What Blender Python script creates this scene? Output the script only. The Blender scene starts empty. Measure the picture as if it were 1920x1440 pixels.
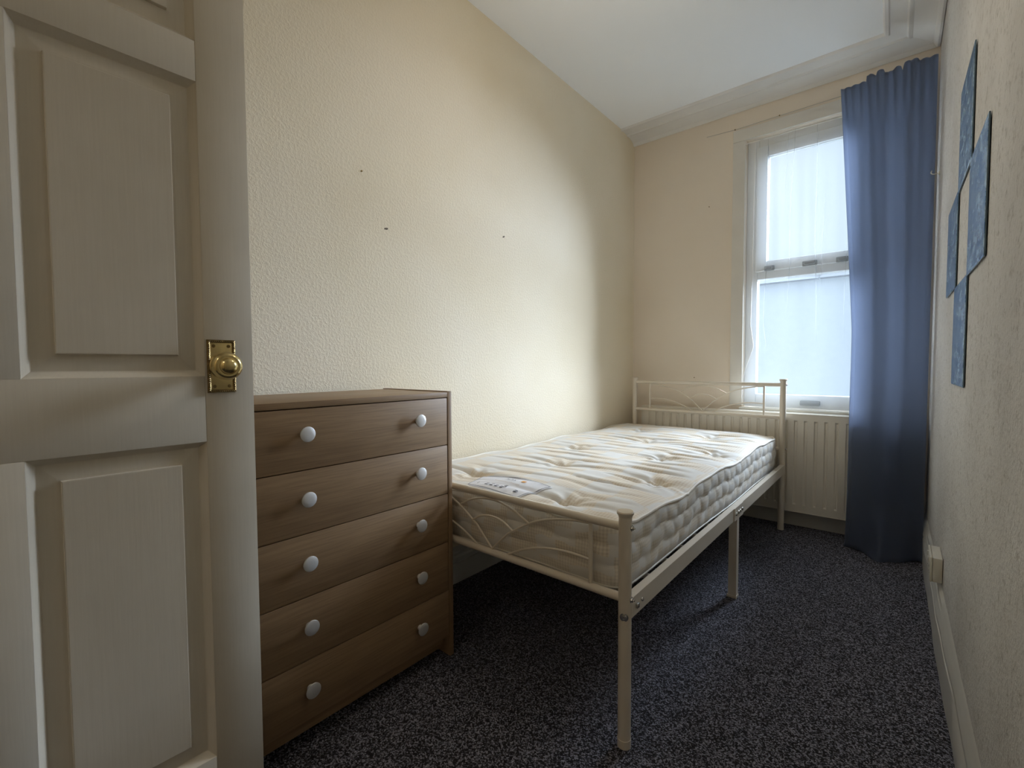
import bpy, bmesh, math, random
from mathutils import Vector, Matrix
random.seed(4)
PI = math.pi
S = bpy.context.scene
COL = S.collection

# ------------------------------------------------------------------ camera
CAM = Vector((0, 0, .96))
yaw, pit, rol = math.radians(40.152), math.radians(-2.342), math.radians(-.252)
f = Vector((-math.sin(yaw)*math.cos(pit), math.cos(yaw)*math.cos(pit), math.sin(pit)))
r0 = Vector((math.cos(yaw), math.sin(yaw), 0)); u0 = r0.cross(f)
r_ = r0*math.cos(rol) + u0*math.sin(rol); u_ = r_.cross(f)
cd = bpy.data.cameras.new('camera'); cam = bpy.data.objects.new('camera', cd); COL.objects.link(cam)
cd.sensor_width = 36; cd.lens = 36*862.8/1920; cd.clip_start = .02; cd.clip_end = 300
m = Matrix((r_, u_, -f)).transposed().to_4x4(); m.translation = CAM
cam.matrix_world = m
S.camera = cam

# ------------------------------------------------------------------ light and exposure
W_ = bpy.data.worlds.new('overcast_sky'); S.world = W_; W_.use_nodes = True
nt = W_.node_tree; nt.nodes.clear()
out = nt.nodes.new('ShaderNodeOutputWorld'); bg = nt.nodes.new('ShaderNodeBackground')
tc = nt.nodes.new('ShaderNodeTexCoord'); nz = nt.nodes.new('ShaderNodeTexNoise'); cr = nt.nodes.new('ShaderNodeValToRGB')
nz.inputs['Scale'].default_value = 2.2; nz.inputs['Detail'].default_value = 4
cr.color_ramp.elements[0].position = .35; cr.color_ramp.elements[0].color = (.70, .84, 1, 1)
cr.color_ramp.elements[1].position = .65; cr.color_ramp.elements[1].color = (.84, .93, 1, 1)
nt.links.new(tc.outputs['Generated'], nz.inputs['Vector']); nt.links.new(nz.outputs['Fac'], cr.inputs['Fac'])
nt.links.new(cr.outputs['Color'], bg.inputs['Color']); nt.links.new(bg.outputs['Background'], out.inputs['Surface'])
bg.inputs['Strength'].default_value = 1.05
# low wide sun added as fill, out of view right of the window; light comes in towards the left wall
sd = bpy.data.lights.new('added_fill_sun', 'SUN'); sd.energy = 29.5; sd.angle = math.radians(50); sd.color = (.84, .93, 1.08)
SU = bpy.data.objects.new('added_fill_sun', sd); COL.objects.link(SU)
SU.rotation_euler = Vector((math.sin(math.radians(32))*math.cos(math.radians(22)), math.cos(math.radians(32))*math.cos(math.radians(22)), math.sin(math.radians(22)))).to_track_quat('Z', 'Y').to_euler()
BULB = Vector((-.685, 1.37, 2.16))
ld = bpy.data.lights.new('bulb_light', 'POINT'); ld.energy = 5.1; ld.color = (1.0, .87, .70); ld.shadow_soft_size = .06
LB = bpy.data.objects.new('bulb_light', ld); COL.objects.link(LB); LB.location = BULB + Vector((0, 0, -.075))
hd = bpy.data.lights.new('added_hall_fill', 'AREA'); hd.energy = 5; hd.color = (1.0, .93, .84); hd.size = .5  # fill lamp added in the unseen hall; no real lamp is known there
HL = bpy.data.objects.new('added_hall_fill', hd); COL.objects.link(HL); HL.location = (-.6, -.95, 2.45)
S.view_settings.view_transform = 'Standard'; S.view_settings.look = 'None'
S.view_settings.gamma = 1; S.view_settings.use_curve_mapping = False
S.view_settings.exposure = 0.0
S.cycles.use_denoising = True
S.cycles.max_bounces = 14; S.cycles.diffuse_bounces = 8; S.cycles.transparent_max_bounces = 16
S.cycles.transmission_bounces = 8; S.cycles.caustics_reflective = False; S.cycles.caustics_refractive = False
S.cycles.sample_clamp_indirect = 6

# ------------------------------------------------------------------ materials
def srgb(r, g, b):
    c = [x/255 for x in (r, g, b)]
    return tuple((x/12.92 if x <= .04045 else ((x+.055)/1.055)**2.4) for x in c) + (1,)
class NT:
    def __init__(s, name):
        s.m = bpy.data.materials.new(name); s.m.use_nodes = True; s.t = s.m.node_tree
        s.b = s.t.nodes['Principled BSDF']; s.o = s.t.nodes['Material Output']
    def n(s, typ, **kw):
        nd = s.t.nodes.new(typ)
        for k, v in kw.items(): setattr(nd, k, v)
        return nd
    def l(s, a, b): s.t.links.new(a, b)
    def coord(s, kind='Object', scale=(1, 1, 1)):
        t = s.n('ShaderNodeTexCoord'); mp = s.n('ShaderNodeMapping'); mp.inputs['Scale'].default_value = scale
        s.l(t.outputs[kind], mp.inputs['Vector']); return mp.outputs['Vector']
    def noise(s, vec, scale, detail=3, rough=.5):
        x = s.n('ShaderNodeTexNoise'); x.inputs['Scale'].default_value = scale
        x.inputs['Detail'].default_value = detail; x.inputs['Roughness'].default_value = rough
        s.l(vec, x.inputs['Vector']); return x.outputs['Fac']
    def ramp(s, fac, a, b, p0=.3, p1=.7):
        x = s.n('ShaderNodeValToRGB'); e = x.color_ramp.elements
        e[0].position = p0; e[0].color = a; e[1].position = p1; e[1].color = b
        s.l(fac, x.inputs['Fac']); return x.outputs['Color']
    def mix(s, fac, a, b, blend='MIX'):
        x = s.n('ShaderNodeMix', data_type='RGBA', blend_type=blend)
        for sock, v in ((x.inputs[0], fac), (x.inputs[6], a), (x.inputs[7], b)):
            if hasattr(v, 'is_output'): s.l(v, sock)
            else: sock.default_value = v
        return x.outputs[2]
    def math(s, op, a, b=0., c=None, clamp=False):
        x = s.n('ShaderNodeMath', operation=op, use_clamp=clamp)
        for i, v in enumerate((a, b) if c is None else (a, b, c)):
            if hasattr(v, 'is_output'): s.l(v, x.inputs[i])
            else: x.inputs[i].default_value = v
        return x.outputs[0]
    def bump(s, h, strength=.3, dist=.002):
        x = s.n('ShaderNodeBump'); x.inputs['Strength'].default_value = strength; x.inputs['Distance'].default_value = dist
        s.l(h, x.inputs['Height']); s.l(x.outputs['Normal'], s.b.inputs['Normal'])
    def base(s, c):
        if hasattr(c, 'is_output'): s.l(c, s.b.inputs['Base Color'])
        else: s.b.inputs['Base Color'].default_value = c
    def set(s, **kw):
        for k, v in kw.items(): s.b.inputs[k.replace('_', ' ')].default_value = v

def wall_paint(name, c0, c1, grain=1., patch=1.3, chip=.0):
    a = NT(name); v = a.coord()
    base = a.ramp(a.noise(v, patch, 4), c0, c1, .35, .65)
    blob = a.noise(v, 105, 4, .6)
    fine = a.noise(v, 260, 2)
    h = a.math('ADD', a.math('MULTIPLY', a.ramp(blob, (0, 0, 0, 1), (1, 1, 1, 1), .42, .66), .8), a.math('MULTIPLY', fine, .25))
    if chip:
        base = a.mix(a.math('MULTIPLY', a.ramp(a.noise(v, 48, 5, .75), (0, 0, 0, 1), (1, 1, 1, 1), .53, .68), chip), base, srgb(120, 112, 98))
    a.base(base); a.set(Roughness=.75); a.bump(h, .5*grain, .0020)
    return a.m
M = {}
M['wall_cream'] = wall_paint('cream_woodchip_paint', srgb(231, 219, 193), srgb(237, 227, 206))
M['wall_far'] = wall_paint('cream_smooth_paint', srgb(230, 218, 202), srgb(236, 225, 210), .2)
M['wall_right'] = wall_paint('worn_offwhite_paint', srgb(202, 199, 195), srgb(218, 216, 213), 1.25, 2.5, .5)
M['ceiling'] = wall_paint('ceiling_paint', srgb(240, 244, 248), srgb(246, 249, 252), .12, .8)
def plain(name, col, rough=.5, metal=0, var=.06, scale=6, bump=0, bscale=120, coat=0):
    a = NT(name); v = a.coord()
    c2 = tuple(max(0, x*(1-var)) for x in col[:3])+(1,)
    a.base(a.ramp(a.noise(v, scale, 4), c2, col)); a.set(Roughness=rough, Metallic=metal)
    if coat: a.set(Coat_Weight=coat)
    if bump: a.bump(a.noise(v, bscale, 3), bump, .001)
    return a.m
M['gloss_white'] = plain('white_gloss_paint', srgb(226, 224, 216), .35, bump=.15, bscale=40)
M['skirting'] = plain('white_skirting_paint', srgb(222, 220, 214), .3, bump=.25, bscale=35)
M['cornice'] = plain('cornice_plaster_paint', srgb(228, 227, 225), .65, bump=.1, bscale=60)
M['casing'] = plain('window_casing_paint', srgb(224, 220, 212), .5, bump=.1, bscale=60)
M['pvc'] = plain('white_upvc', srgb(235, 238, 240), .3, var=.02)
M['latch'] = plain('grey_latch', srgb(150, 152, 152), .4)
M['radiator'] = plain('radiator_enamel', srgb(224, 218, 206), .32, var=.03)
M['bed_metal'] = plain('cream_powder_coat', srgb(222, 212, 196), .3, var=.03, scale=20, coat=.3)
M['steel'] = plain('zinc_steel', (.62, .62, .6, 1), .25, 1, .1, 60)
M['knob_metal'] = plain('satin_silver', (.78, .78, .78, 1), .42, .55, .04, 30)
M['brass'] = plain('polished_brass', (.72, .58, .28, 1), .2, 1, .12, 30)
M['brass_dark'] = plain('tarnished_brass', (.28, .20, .09, 1), .38, 1, .35, 150)
M['dark'] = plain('dark_recess', (.03, .025, .02, 1), .6)
M['ink'] = plain('printed_ink', srgb(70, 72, 84), .6)
M['tan_ink'] = plain('tan_ink', srgb(176, 150, 112), .6)
M['orange_ink'] = plain('orange_ink', srgb(226, 158, 60), .6)
M['label'] = plain('woven_label_white', srgb(228, 228, 232), .6, var=.04, scale=40)
M['ribbon'] = plain('white_ribbon', srgb(238, 236, 232), .5)
M['slat'] = plain('slat_metal', srgb(196, 190, 180), .4)
M['bakelite'] = plain('white_plastic', srgb(226, 222, 210), .35)
M['chip'] = plain('scuffed_plaster', srgb(112, 100, 84), .8)
M['cord'] = plain('white_flex', srgb(228, 226, 220), .4)
M['render'] = plain('pale_render', srgb(200, 208, 214), .8)
M['roof'] = plain('weathered_slate', srgb(120, 128, 138), .7)
M['grass'] = plain('yard_concrete', srgb(118, 132, 138), .9)
M['brown_edge'] = plain('underlay_brown', srgb(110, 90, 70), .8)
# painted door: brushed paint over grain
a = NT('door_paint'); v = a.coord(scale=(40, 40, 1.6))
g = a.noise(v, 6, 5, .6); v2 = a.coord()
c = a.ramp(a.noise(v2, 5, 4), srgb(212, 204, 188), srgb(221, 213, 198))
c = a.mix(a.math('MULTIPLY', a.ramp(g, (1, 1, 1, 1), (0, 0, 0, 1), .3, .62), .06), c, srgb(150, 134, 108))
a.base(c); a.set(Roughness=.40); a.bump(g, .14, .001); M['door'] = a.m
# oak foil chest
def wood(name, ax, tint=1.):
    a = NT(name); sc = [26, 26, 26]; sc[ax] = 1.6
    v = a.coord(scale=tuple(sc)); g = a.noise(v, 2.2, 6, .62)
    sc2 = [160, 160, 160]; sc2[ax] = 5; g2 = a.noise(a.coord(scale=tuple(sc2)), 1.6, 3)
    k = lambda r, gg, b: tuple(x*tint for x in srgb(r, gg, b)[:3])+(1,)
    c = a.ramp(g, k(136, 110, 82), k(160, 132, 100), .32, .68)
    c = a.mix(a.math('MULTIPLY', a.ramp(g2, (1, 1, 1, 1), (0, 0, 0, 1), .35, .55), .35), c, k(114, 90, 66))
    a.base(c); a.set(Roughness=.48); a.bump(g2, .1, .0005); return a.m
M['wood_y'] = wood('light_oak_foil_long', 1); M['wood_z'] = wood('light_oak_foil_upright', 2)
# carpet : charcoal loop pile with pale flecks
a = NT('charcoal_fleck_carpet'); v = a.coord()
vo = a.n('ShaderNodeTexVoronoi'); vo.inputs['Scale'].default_value = 300; a.l(v, vo.inputs['Vector'])
sep = a.n('ShaderNodeSeparateColor'); a.l(vo.outputs['Color'], sep.inputs[0])
tone = a.ramp(sep.outputs[0], srgb(22, 22, 29), srgb(186, 186, 204), .45, 1.0)
spk = a.ramp(a.noise(v, 420, 3, .7), (0, 0, 0, 1), (1, 1, 1, 1), .45, .66)
c = a.mix(a.math('MULTIPLY', spk, .38), tone, srgb(84, 84, 98))
c = a.mix(a.math('MULTIPLY', a.noise(v, 3, 3), .25), c, srgb(30, 30, 36))
a.base(c); a.set(Roughness=.95)
a.bump(a.math('ADD', a.math('MULTIPLY', vo.outputs['Distance'], -1.), a.math('MULTIPLY', a.noise(v, 330, 3), .6)), .9, .004)
M['carpet'] = a.m
# mattress ticking (UV in metres)
def ticking(name, side):
    a = NT(name); tcn = a.n('ShaderNodeUVMap'); uvm = tcn.outputs[0]
    nv = a.n('ShaderNodeTexNoise'); nv.inputs['Scale'].default_value = 9; a.l(uvm, nv.inputs['Vector'])
    dv = a.n('ShaderNodeVectorMath', operation='MULTIPLY_ADD'); a.l(nv.outputs['Color'], dv.inputs[0])
    dv.inputs[1].default_value = (.05, .07, 0); a.l(uvm, dv.inputs[2])
    sp = a.n('ShaderNodeSeparateXYZ'); a.l(dv.outputs[0], sp.inputs[0]); X, Y = sp.outputs[0], sp.outputs[1]
    sp0 = a.n('ShaderNodeSeparateXYZ'); a.l(uvm, sp0.inputs[0]); X0, Y0 = sp0.outputs[0], sp0.outputs[1]
    if side: wx, wy, duty, off = .17, .064, .55, .37
    else: wx, wy, duty, off = .235, .13, .52, .5
    row = a.math('FLOOR', a.math('DIVIDE', Y, wy))
    sft = a.math('ADD', a.math('DIVIDE', X, wx), a.math('MULTIPLY', row, off))
    fr = a.math('FRACT', sft)
    tri = a.math('ABSOLUTE', a.math('SUBTRACT', fr, .5))           # 0 centre .. .5 edge
    blk = a.math('MULTIPLY', a.math('SUBTRACT', duty/2+.012, tri), 40, clamp=True)
    blk = a.math('MULTIPLY', blk, a.math('MULTIPLY_ADD', a.noise(uvm, 14, 3), .9, .30, clamp=True), clamp=True)
    p = .0105 if not side else .009
    gx = a.math('SINE', a.math('MULTIPLY', X0, 2*PI/p)); gy = a.math('SINE', a.math('MULTIPLY', Y0, 2*PI/(p*1.25)))
    gy = a.math('MULTIPLY_ADD', gy, .5, .5); gx = a.math('MULTIPLY_ADD', gx, .5, .5)
    chk = a.math('MULTIPLY_ADD', gx, .55, a.math('MULTIPLY', gy, .45))
    beige = a.mix(chk, srgb(208, 188, 158) if not side else srgb(196, 184, 166), srgb(230, 220, 202))
    plainc = a.mix(a.math('MULTIPLY', a.noise(uvm, 30, 3), .5), srgb(216, 212, 204), srgb(222, 220, 217))
    stripe = a.math('MULTIPLY', a.math('GREATER_THAN', a.math('SINE', a.math('MULTIPLY', X0, 2*PI/.235)), .97), .5)
    c = a.mix(blk, plainc, beige); 
    weave = a.noise(a.coord('UV', (1, 1, 1)), 900, 2)
    a.base(c); a.set(Roughness=.6, Sheen_Weight=.2); a.bump(a.math('ADD', a.math('MULTIPLY', weave, .3), a.math('MULTIPLY', chk, a.math('MULTIPLY', blk, .5))), .25, .0012)
    return a.m
M['tick_top'] = ticking('damask_ticking', False); M['tick_side'] = ticking('quilted_ticking', True)
M['piping'] = plain('cream_piping', srgb(232, 226, 214), .55, bump=.3, bscale=300)
# blue curtain
def cloth(name, col, transl, mixf, trans=0., weave=700):
    a = NT(name); v = a.coord()
    c = a.mix(a.math('MULTIPLY', a.noise(v, 8, 3), .2), col, tuple(x*.75 for x in col[:3])+(1,))
    a.base(c); a.set(Roughness=.85, Sheen_Weight=.15)
    a.bump(a.noise(v, weave, 2), .2, .0006)
    tr = a.n('ShaderNodeBsdfTranslucent'); tr.inputs['Color'].default_value = transl
    mx = a.n('ShaderNodeMixShader'); mx.inputs[0].default_value = mixf
    a.l(a.b.outputs[0], mx.inputs[1]); a.l(tr.outputs[0], mx.inputs[2]); last = mx.outputs[0]
    if trans:
        tp = a.n('ShaderNodeBsdfTransparent'); m2 = a.n('ShaderNodeMixShader'); m2.inputs[0].default_value = trans
        a.l(last, m2.inputs[1]); a.l(tp.outputs[0], m2.inputs[2]); last = m2.outputs[0]
    a.l(last, a.o.inputs['Surface']); return a.m
M['curtain'] = cloth('slate_blue_curtain', srgb(96, 105, 123), srgb(196, 205, 224), .68)
M['net'] = cloth('white_voile', srgb(206, 212, 218), srgb(214, 222, 230), .30, .84)
# glass
def pane(name, frosted):
    a = NT(name); tp = a.n('ShaderNodeBsdfTransparent'); tp.inputs[0].default_value = (.93, .96, .97, 1)
    gl = a.n('ShaderNodeBsdfGlossy'); gl.inputs['Roughness'].default_value = .28
    mx = a.n('ShaderNodeMixShader'); mx.inputs[0].default_value = .02
    if frosted:
        tl = a.n('ShaderNodeBsdfTranslucent'); tl.inputs[0].default_value = (.93, .97, 1, 1)
        m2 = a.n('ShaderNodeMixShader'); m2.inputs[0].default_value = .025
        a.l(tp.outputs[0], m2.inputs[1]); a.l(tl.outputs[0], m2.inputs[2]); a.l(m2.outputs[0], mx.inputs[1])
    else: a.l(tp.outputs[0], mx.inputs[1])
    a.l(gl.outputs[0], mx.inputs[2]); a.l(mx.outputs[0], a.o.inputs['Surface']); return a.m
M['glass'] = pane('clear_glass', False); M['frost'] = pane('obscure_glass', True)
# blue mottled art
a = NT('mottled_blue_enamel'); v = a.coord(scale=(1, .45, 1)); nn = a.noise(v, 34, 6, .7)
c = a.ramp(nn, srgb(66, 110, 158), srgb(190, 220, 242), .40, .60)
c = a.mix(a.math('MULTIPLY', a.ramp(a.noise(v, 5, 3), (0, 0, 0, 1), (1, 1, 1, 1), .5, .62), .4), c, srgb(68, 110, 156))
a.base(c); a.set(Roughness=.22, Coat_Weight=.5); M['art'] = a.m
M['art_edge'] = plain('dark_blue_edge', srgb(92, 112, 128), .35, .2)
a = NT('lit_bulb_glass'); a.base((1, .85, .6, 1)); a.b.inputs['Emission Color'].default_value = (1, .72, .4, 1); a.b.inputs['Emission Strength'].default_value = 6
a.set(Roughness=.2); M['bulb'] = a.m

# ------------------------------------------------------------------ helpers
def tag(o, label=None, cat=None, group=None, kind=None):
    if label: o['label'] = label
    if cat: o['category'] = cat
    if group: o['group'] = group
    if kind: o['kind'] = kind
    return o
def root(name, loc=(0, 0, 0), rz=0, **k):
    o = bpy.data.objects.new(name, None); COL.objects.link(o); o.location = loc; o.rotation_euler = (0, 0, rz)
    o.empty_display_size = .05
    return tag(o, **k)
def origin_of(p):
    v = Vector((0, 0, 0))
    while p is not None: v += p.location; p = p.parent
    return v
def obj(name, bm, mat, parent=None, smooth=True, local=False, loc=None, **k):
    """vertices are in world metres unless local; they are shifted to the parent's base"""
    sh = Vector((0, 0, 0))
    if parent is not None and not local: sh = -origin_of(parent)
    if parent is None and loc is not None: sh = -Vector(loc)
    if sh.length: bmesh.ops.translate(bm, verts=bm.verts, vec=sh)
    me = bpy.data.meshes.new(name); bmesh.ops.recalc_face_normals(bm, faces=bm.faces)
    bm.to_mesh(me); bm.free()
    for q in me.polygons: q.use_smooth = smooth
    me.materials.append(M[mat] if isinstance(mat, str) else mat)
    if smooth:
        try: me.set_sharp_from_angle(angle=math.radians(38))
        except Exception: pass
    o = bpy.data.objects.new(name, me); COL.objects.link(o)
    if parent is not None: o.parent = parent
    elif loc is not None: o.location = loc
    return tag(o, **k)
def B(): return bmesh.new()
def box(bm, x0, x1, y0, y1, z0, z1, bev=0, seg=2):
    r = bmesh.ops.create_cube(bm, size=1); vs = r['verts']
    for v in vs: v.co = Vector(((x0+x1)/2+v.co.x*(x1-x0), (y0+y1)/2+v.co.y*(y1-y0), (z0+z1)/2+v.co.z*(z1-z0)))
    if bev:
        es = list({e for v in vs for e in v.link_edges})
        bmesh.ops.bevel(bm, geom=es, offset=bev, segments=seg, profile=.5, affect='EDGES')
    return bm
def frame_of(d):
    d = d.normalized(); a = Vector((0, 0, 1)) if abs(d.z) < .9 else Vector((1, 0, 0))
    x = d.cross(a).normalized(); return x, d.cross(x).normalized()
def tube(bm, pts, r, n=12, cap=True, closed=False):
    pts = [Vector(p) for p in pts]; N = len(pts); rings = []
    x = None
    for i, p in enumerate(pts):
        if closed: d = pts[(i+1) % N]-pts[i-1]
        else: d = pts[min(i+1, N-1)]-pts[max(i-1, 0)]
        d.normalize()
        if x is None: x, y = frame_of(d)
        else:
            x = (x-d*x.dot(d)).normalized(); y = d.cross(x)
        rr = r[i] if hasattr(r, '__len__') else r
        rings.append([bm.verts.new(p+x*math.cos(2*PI*k/n)*rr+y*math.sin(2*PI*k/n)*rr) for k in range(n)])
    for i in range(N if closed else N-1):
        a, b = rings[i], rings[(i+1) % N]
        for k in range(n): bm.faces.new((a[k], a[(k+1) % n], b[(k+1) % n], b[k]))
    if cap and not closed: bm.faces.new(rings[0]); bm.faces.new(rings[-1])
    return bm
def lathe(bm, c, axis, prof, n=24):
    """prof: list of (distance along axis, radius)"""
    c = Vector(c); d = Vector(axis).normalized(); x, y = frame_of(d); rings = []
    for t, r in prof:
        if r < 1e-6: rings.append([bm.verts.new(c+d*t)])
        else: rings.append([bm.verts.new(c+d*t+(x*math.cos(2*PI*k/n)+y*math.sin(2*PI*k/n))*r) for k in range(n)])
    for a, b in zip(rings, rings[1:]):
        for k in range(n):
            k2 = (k+1) % n
            if len(a) == 1 and len(b) == 1: continue
            if len(a) == 1: bm.faces.new((a[0], b[k], b[k2]))
            elif len(b) == 1: bm.faces.new((a[k], a[k2], b[0]))
            else: bm.faces.new((a[k], a[k2], b[k2], b[k]))
    if len(rings[0]) > 1: bm.faces.new(rings[0])
    if len(rings[-1]) > 1: bm.faces.new(rings[-1])
    return bm
def prism(bm, poly, a, b, f3):
    """extrude 2-D poly between parameters a and b; f3(u,v,t)->3-D"""
    A = [bm.verts.new(f3(u, v, a)) for u, v in poly]; Bv = [bm.verts.new(f3(u, v, b)) for u, v in poly]; n = len(poly)
    for i in range(n): bm.faces.new((A[i], A[(i+1) % n], Bv[(i+1) % n], Bv[i]))
    bm.faces.new(A); bm.faces.new(Bv); return bm
def spline(pts, n=24):
    P = [Vector(p) for p in pts]; P = [P[0]*2-P[1]]+P+[P[-1]*2-P[-2]]; o = []
    for i in range(1, len(P)-2):
        for k in range(n):
            t = k/n; a, b, c, d = P[i-1:i+3]
            o.append(.5*((2*b)+(c-a)*t+(2*a-5*b+4*c-d)*t*t+(3*b-a-3*c+d)*t**3))
    o.append(P[-2]); return o
def interp(x, tab):
    if x <= tab[0][0]: return tab[0][1]
    for (a, va), (b, vb) in zip(tab, tab[1:]):
        if x <= b: return va+(vb-va)*(x-a)/(b-a) if b > a else vb
    return tab[-1][1]

# ------------------------------------------------------------------ room
XL, YF, YN, ZC = -1.505, 3.17, -.42, 2.578
wr = lambda y: .1315+(y-1.4)*(-.016/1.7)        # right wall leans very slightly inwards
WX0, WX1, WZ0, WZ1 = -.764, -.02, .690, 2.346  # window opening
HY = -1.55
b = B(); box(b, XL-.1, .35, HY-.1, YF+.1, -.12, 0); obj('floor', b, 'carpet', smooth=False, kind='structure', label='charcoal fleck loop pile carpet', loc=(0, 0, 0))
b = B(); box(b, XL-.1, .35, HY-.1, YF+.3, ZC, ZC+.1); obj('ceiling', b, 'ceiling', smooth=False, kind='structure', label='white painted ceiling')
b = B(); box(b, XL-.12, XL, HY-.1, YF+.3, 0, ZC); obj('wall_left', b, 'wall_cream', smooth=False, kind='structure', label='cream textured wall behind bed and chest')
WL = bpy.data.objects['wall_left']
b = B(); prism(b, [(wr(HY), HY), (wr(HY)+.15, HY), (wr(YF)+.15, YF+.3), (wr(YF), YF+.3)], 0, ZC, lambda u, v, t: (u, v, t))
obj('wall_right', b, 'wall_right', smooth=False, kind='structure', label='worn off-white textured wall')
b = B()
T = .28
for q in ((XL, WX0, 0, ZC), (WX1, .13, 0, ZC), (WX0, WX1, 0, WZ0-.02), (WX0, WX1, WZ1, ZC)): box(b, q[0], q[1], YF, YF+T, q[2], q[3])
bmesh.ops.remove_doubles(b, verts=b.verts, dist=1e-5)
obj('wall_far', b, 'wall_far', smooth=False, kind='structure', label='pale cream wall around the window')
# near wall with the doorway the picture is taken from
DX0, DX1 = -1.03, -.245
b = B()
for q in ((XL, DX0, 0, ZC), (DX1, .14, 0, ZC), (DX0, DX1, 2.0, ZC)): box(b, q[0], q[1], YN-.1, YN, q[2], q[3])
bmesh.ops.remove_doubles(b, verts=b.verts, dist=1e-5)
obj('wall_near', b, 'wall_cream', smooth=False, kind='structure')
b = B(); box(b, XL-.1, .3, HY-.1, HY, 0, ZC); obj('wall_hall', b, 'wall_cream', smooth=False, kind='structure')
b = B()
for q in ((DX0-.03, DX0, 0, 2.03), (DX1, DX1+.03, 0, 2.03)): box(b, q[0], q[1], YN-.12, YN+.012, q[2], q[3], .003)
box(b, DX0-.03, DX1+.03, YN-.12, YN+.012, 2.0, 2.05, .003)
obj('trim_4', b, 'gloss_white', kind='structure', label='white door lining')

# skirtings
def skirt_prof(h, t): return [(0, 0), (t, 0), (t, h*.60), (t*.80, h*.615), (t*.80, h*.65), (t*.98, h*.67), (t*.95, h*.74), (t*.62, h*.78), (t*.58, h*.84), (t*.36, h*.86), (t*.30, h*.94), (0, h)]
b = B(); prism(b, skirt_prof(.15, .03), YN, YF, lambda u, v, t: (XL+u, t, v)); obj('baseboard_left', b, 'skirting', kind='structure')
b = B(); prism(b, skirt_prof(.15, .018), XL, .11, lambda u, v, t: (t, YF-u, v)); obj('baseboard_far', b, 'skirting', kind='structure')
b = B()
pr = skirt_prof(.195, 1.0); tk = [(1.0, .010), (1.45, .0105), (1.8, .0140), (2.13, .0170), (2.6, .0165), (3.1, .0145)]; ys = [YN+i*(YF-YN)/60 for i in range(61)]; rings = []
for y in ys:
    w = .0012*math.sin(y*7.3)+.0008*math.sin(y*19)
    rings.append([b.verts.new((wr(y)+(.004 if u == 0 else -u*interp(y, tk)-w), y, v+(.002*math.sin(y*11)+.0015*math.sin(y*31))*(v > .19))) for u, v in pr])
for A, C in zip(rings, rings[1:]):
    for k in range(len(pr)): b.faces.new((A[k], A[(k+1) % len(pr)], C[(k+1) % len(pr)], C[k]))
b.faces.new(rings[0]); b.faces.new(rings[-1])
obj('baseboard_right', b, 'skirting', kind='structure', label='white moulded skirting board')

# cornice on the far and the right wall, mitred
cp = [(0, 0), (0, .046), (.010, .050), (.020, .044), (.026, .032), (.032, .030), (.050, .022), (.075, .016), (.105, .013), (.112, .018), (.122, .018), (.128, .010), (.165, .007), (.190, .007), (.196, .013), (.208, .013), (.214, .006), (.216, 0)]
b = B()
A = [b.verts.new((XL, YF-d, ZC-z)) for d, z in cp]; C = [b.verts.new((wr(YF)-d, YF-d, ZC-z)) for d, z in cp]
n = len(cp)
for i in range(n): b.faces.new((A[i], A[(i+1) % n], C[(i+1) % n], C[i]))
obj('trim_1', b, 'cornice', kind='structure', label='moulded plaster cornice above the window')
b = B()
A = [b.verts.new((wr(YF)-d, YF-d, ZC-z)) for d, z in cp]; C = [b.verts.new((wr(YN)-d, YN, ZC-z)) for d, z in cp]
for i in range(n): b.faces.new((A[i], A[(i+1) % n], C[(i+1) % n], C[i]))
obj('trim_2', b, 'cornice', kind='structure', label='moulded plaster cornice above the right wall')

# window casing boards
b = B(); cw = .072
box(b, WX0-cw, WX0, YF-.012, YF, .70, WZ1, .003); box(b, WX1, WX1+cw, YF-.012, YF, .70, WZ1, .003)
box(b, WX0-cw, WX1+cw, YF-.0125, YF, WZ1, WZ1+cw, .003)
obj('trim_3', b, 'casing', kind='structure', label='flat painted window casing')
# window
win = root('window_1', (WX0, YF+.05, WZ0), kind='structure', label='white plastic window with top-hung upper light')
FY = YF+.05
def ring(bm, x0, x1, z0, z1, w, y0, y1, wb=None, wt=None, bev=.004):
    wb = w if wb is None else wb; wt = w if wt is None else wt
    box(bm, x0, x0+w, y0, y1, z0, z1, bev); box(bm, x1-w, x1, y0, y1, z0, z1, bev)
    box(bm, x0+w, x1-w, y0, y1, z1-wt, z1, bev); box(bm, x0+w, x1-w, y0, y1, z0, z0+wb, bev)
b = B(); ring(b, WX0, WX1, WZ0, WZ1, .066, FY, FY+.06, wb=.082, wt=.052)
box(b, WX0+.066, WX1-.066, FY, FY+.06, 1.488, 1.545, .003)
obj('window_frame', b, 'pvc', win)
b = B(); ring(b, WX0+.054, WX1-.054, 1.535, 2.296, .064, FY-.016, FY+.03, wb=.062, wt=.066, bev=.006)
sash = obj('opening_sash', b, 'pvc', win)
b = B(); ring(b, WX0+.114, WX1-.114, 1.591, 2.234, .008, FY-.004, FY+.02, bev=.0015)
obj('glazing_bead', b, 'pvc', sash)
b = B(); box(b, WX0+.116, WX1-.116, FY-.002, FY+.008, 1.590, 2.235); obj('glass_pane', b, 'glass', win, smooth=False)
b = B(); box(b, WX0+.064, WX1-.064, FY+.003, FY+.010, .770, 1.490); obj('glass_pane', b, 'frost', win, smooth=False, label='obscured lower glass pane')
for x0, x1 in ((-.655, -.600), (-.455, -.382), (-.292, -.236)):
    b = B(); box(b, x0, x1, FY-.034, FY-.014, 1.532, 1.562, .004); box(b, x0+.01, x1-.01, FY-.05, FY-.03, 1.538, 1.556, .004)
    obj('window_latch', b, 'latch', win)
b = B(); box(b, -.455, -.355, FY-.02, FY+.004, .712, .742, .006); obj('trickle_vent', b, 'latch', win)
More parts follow.
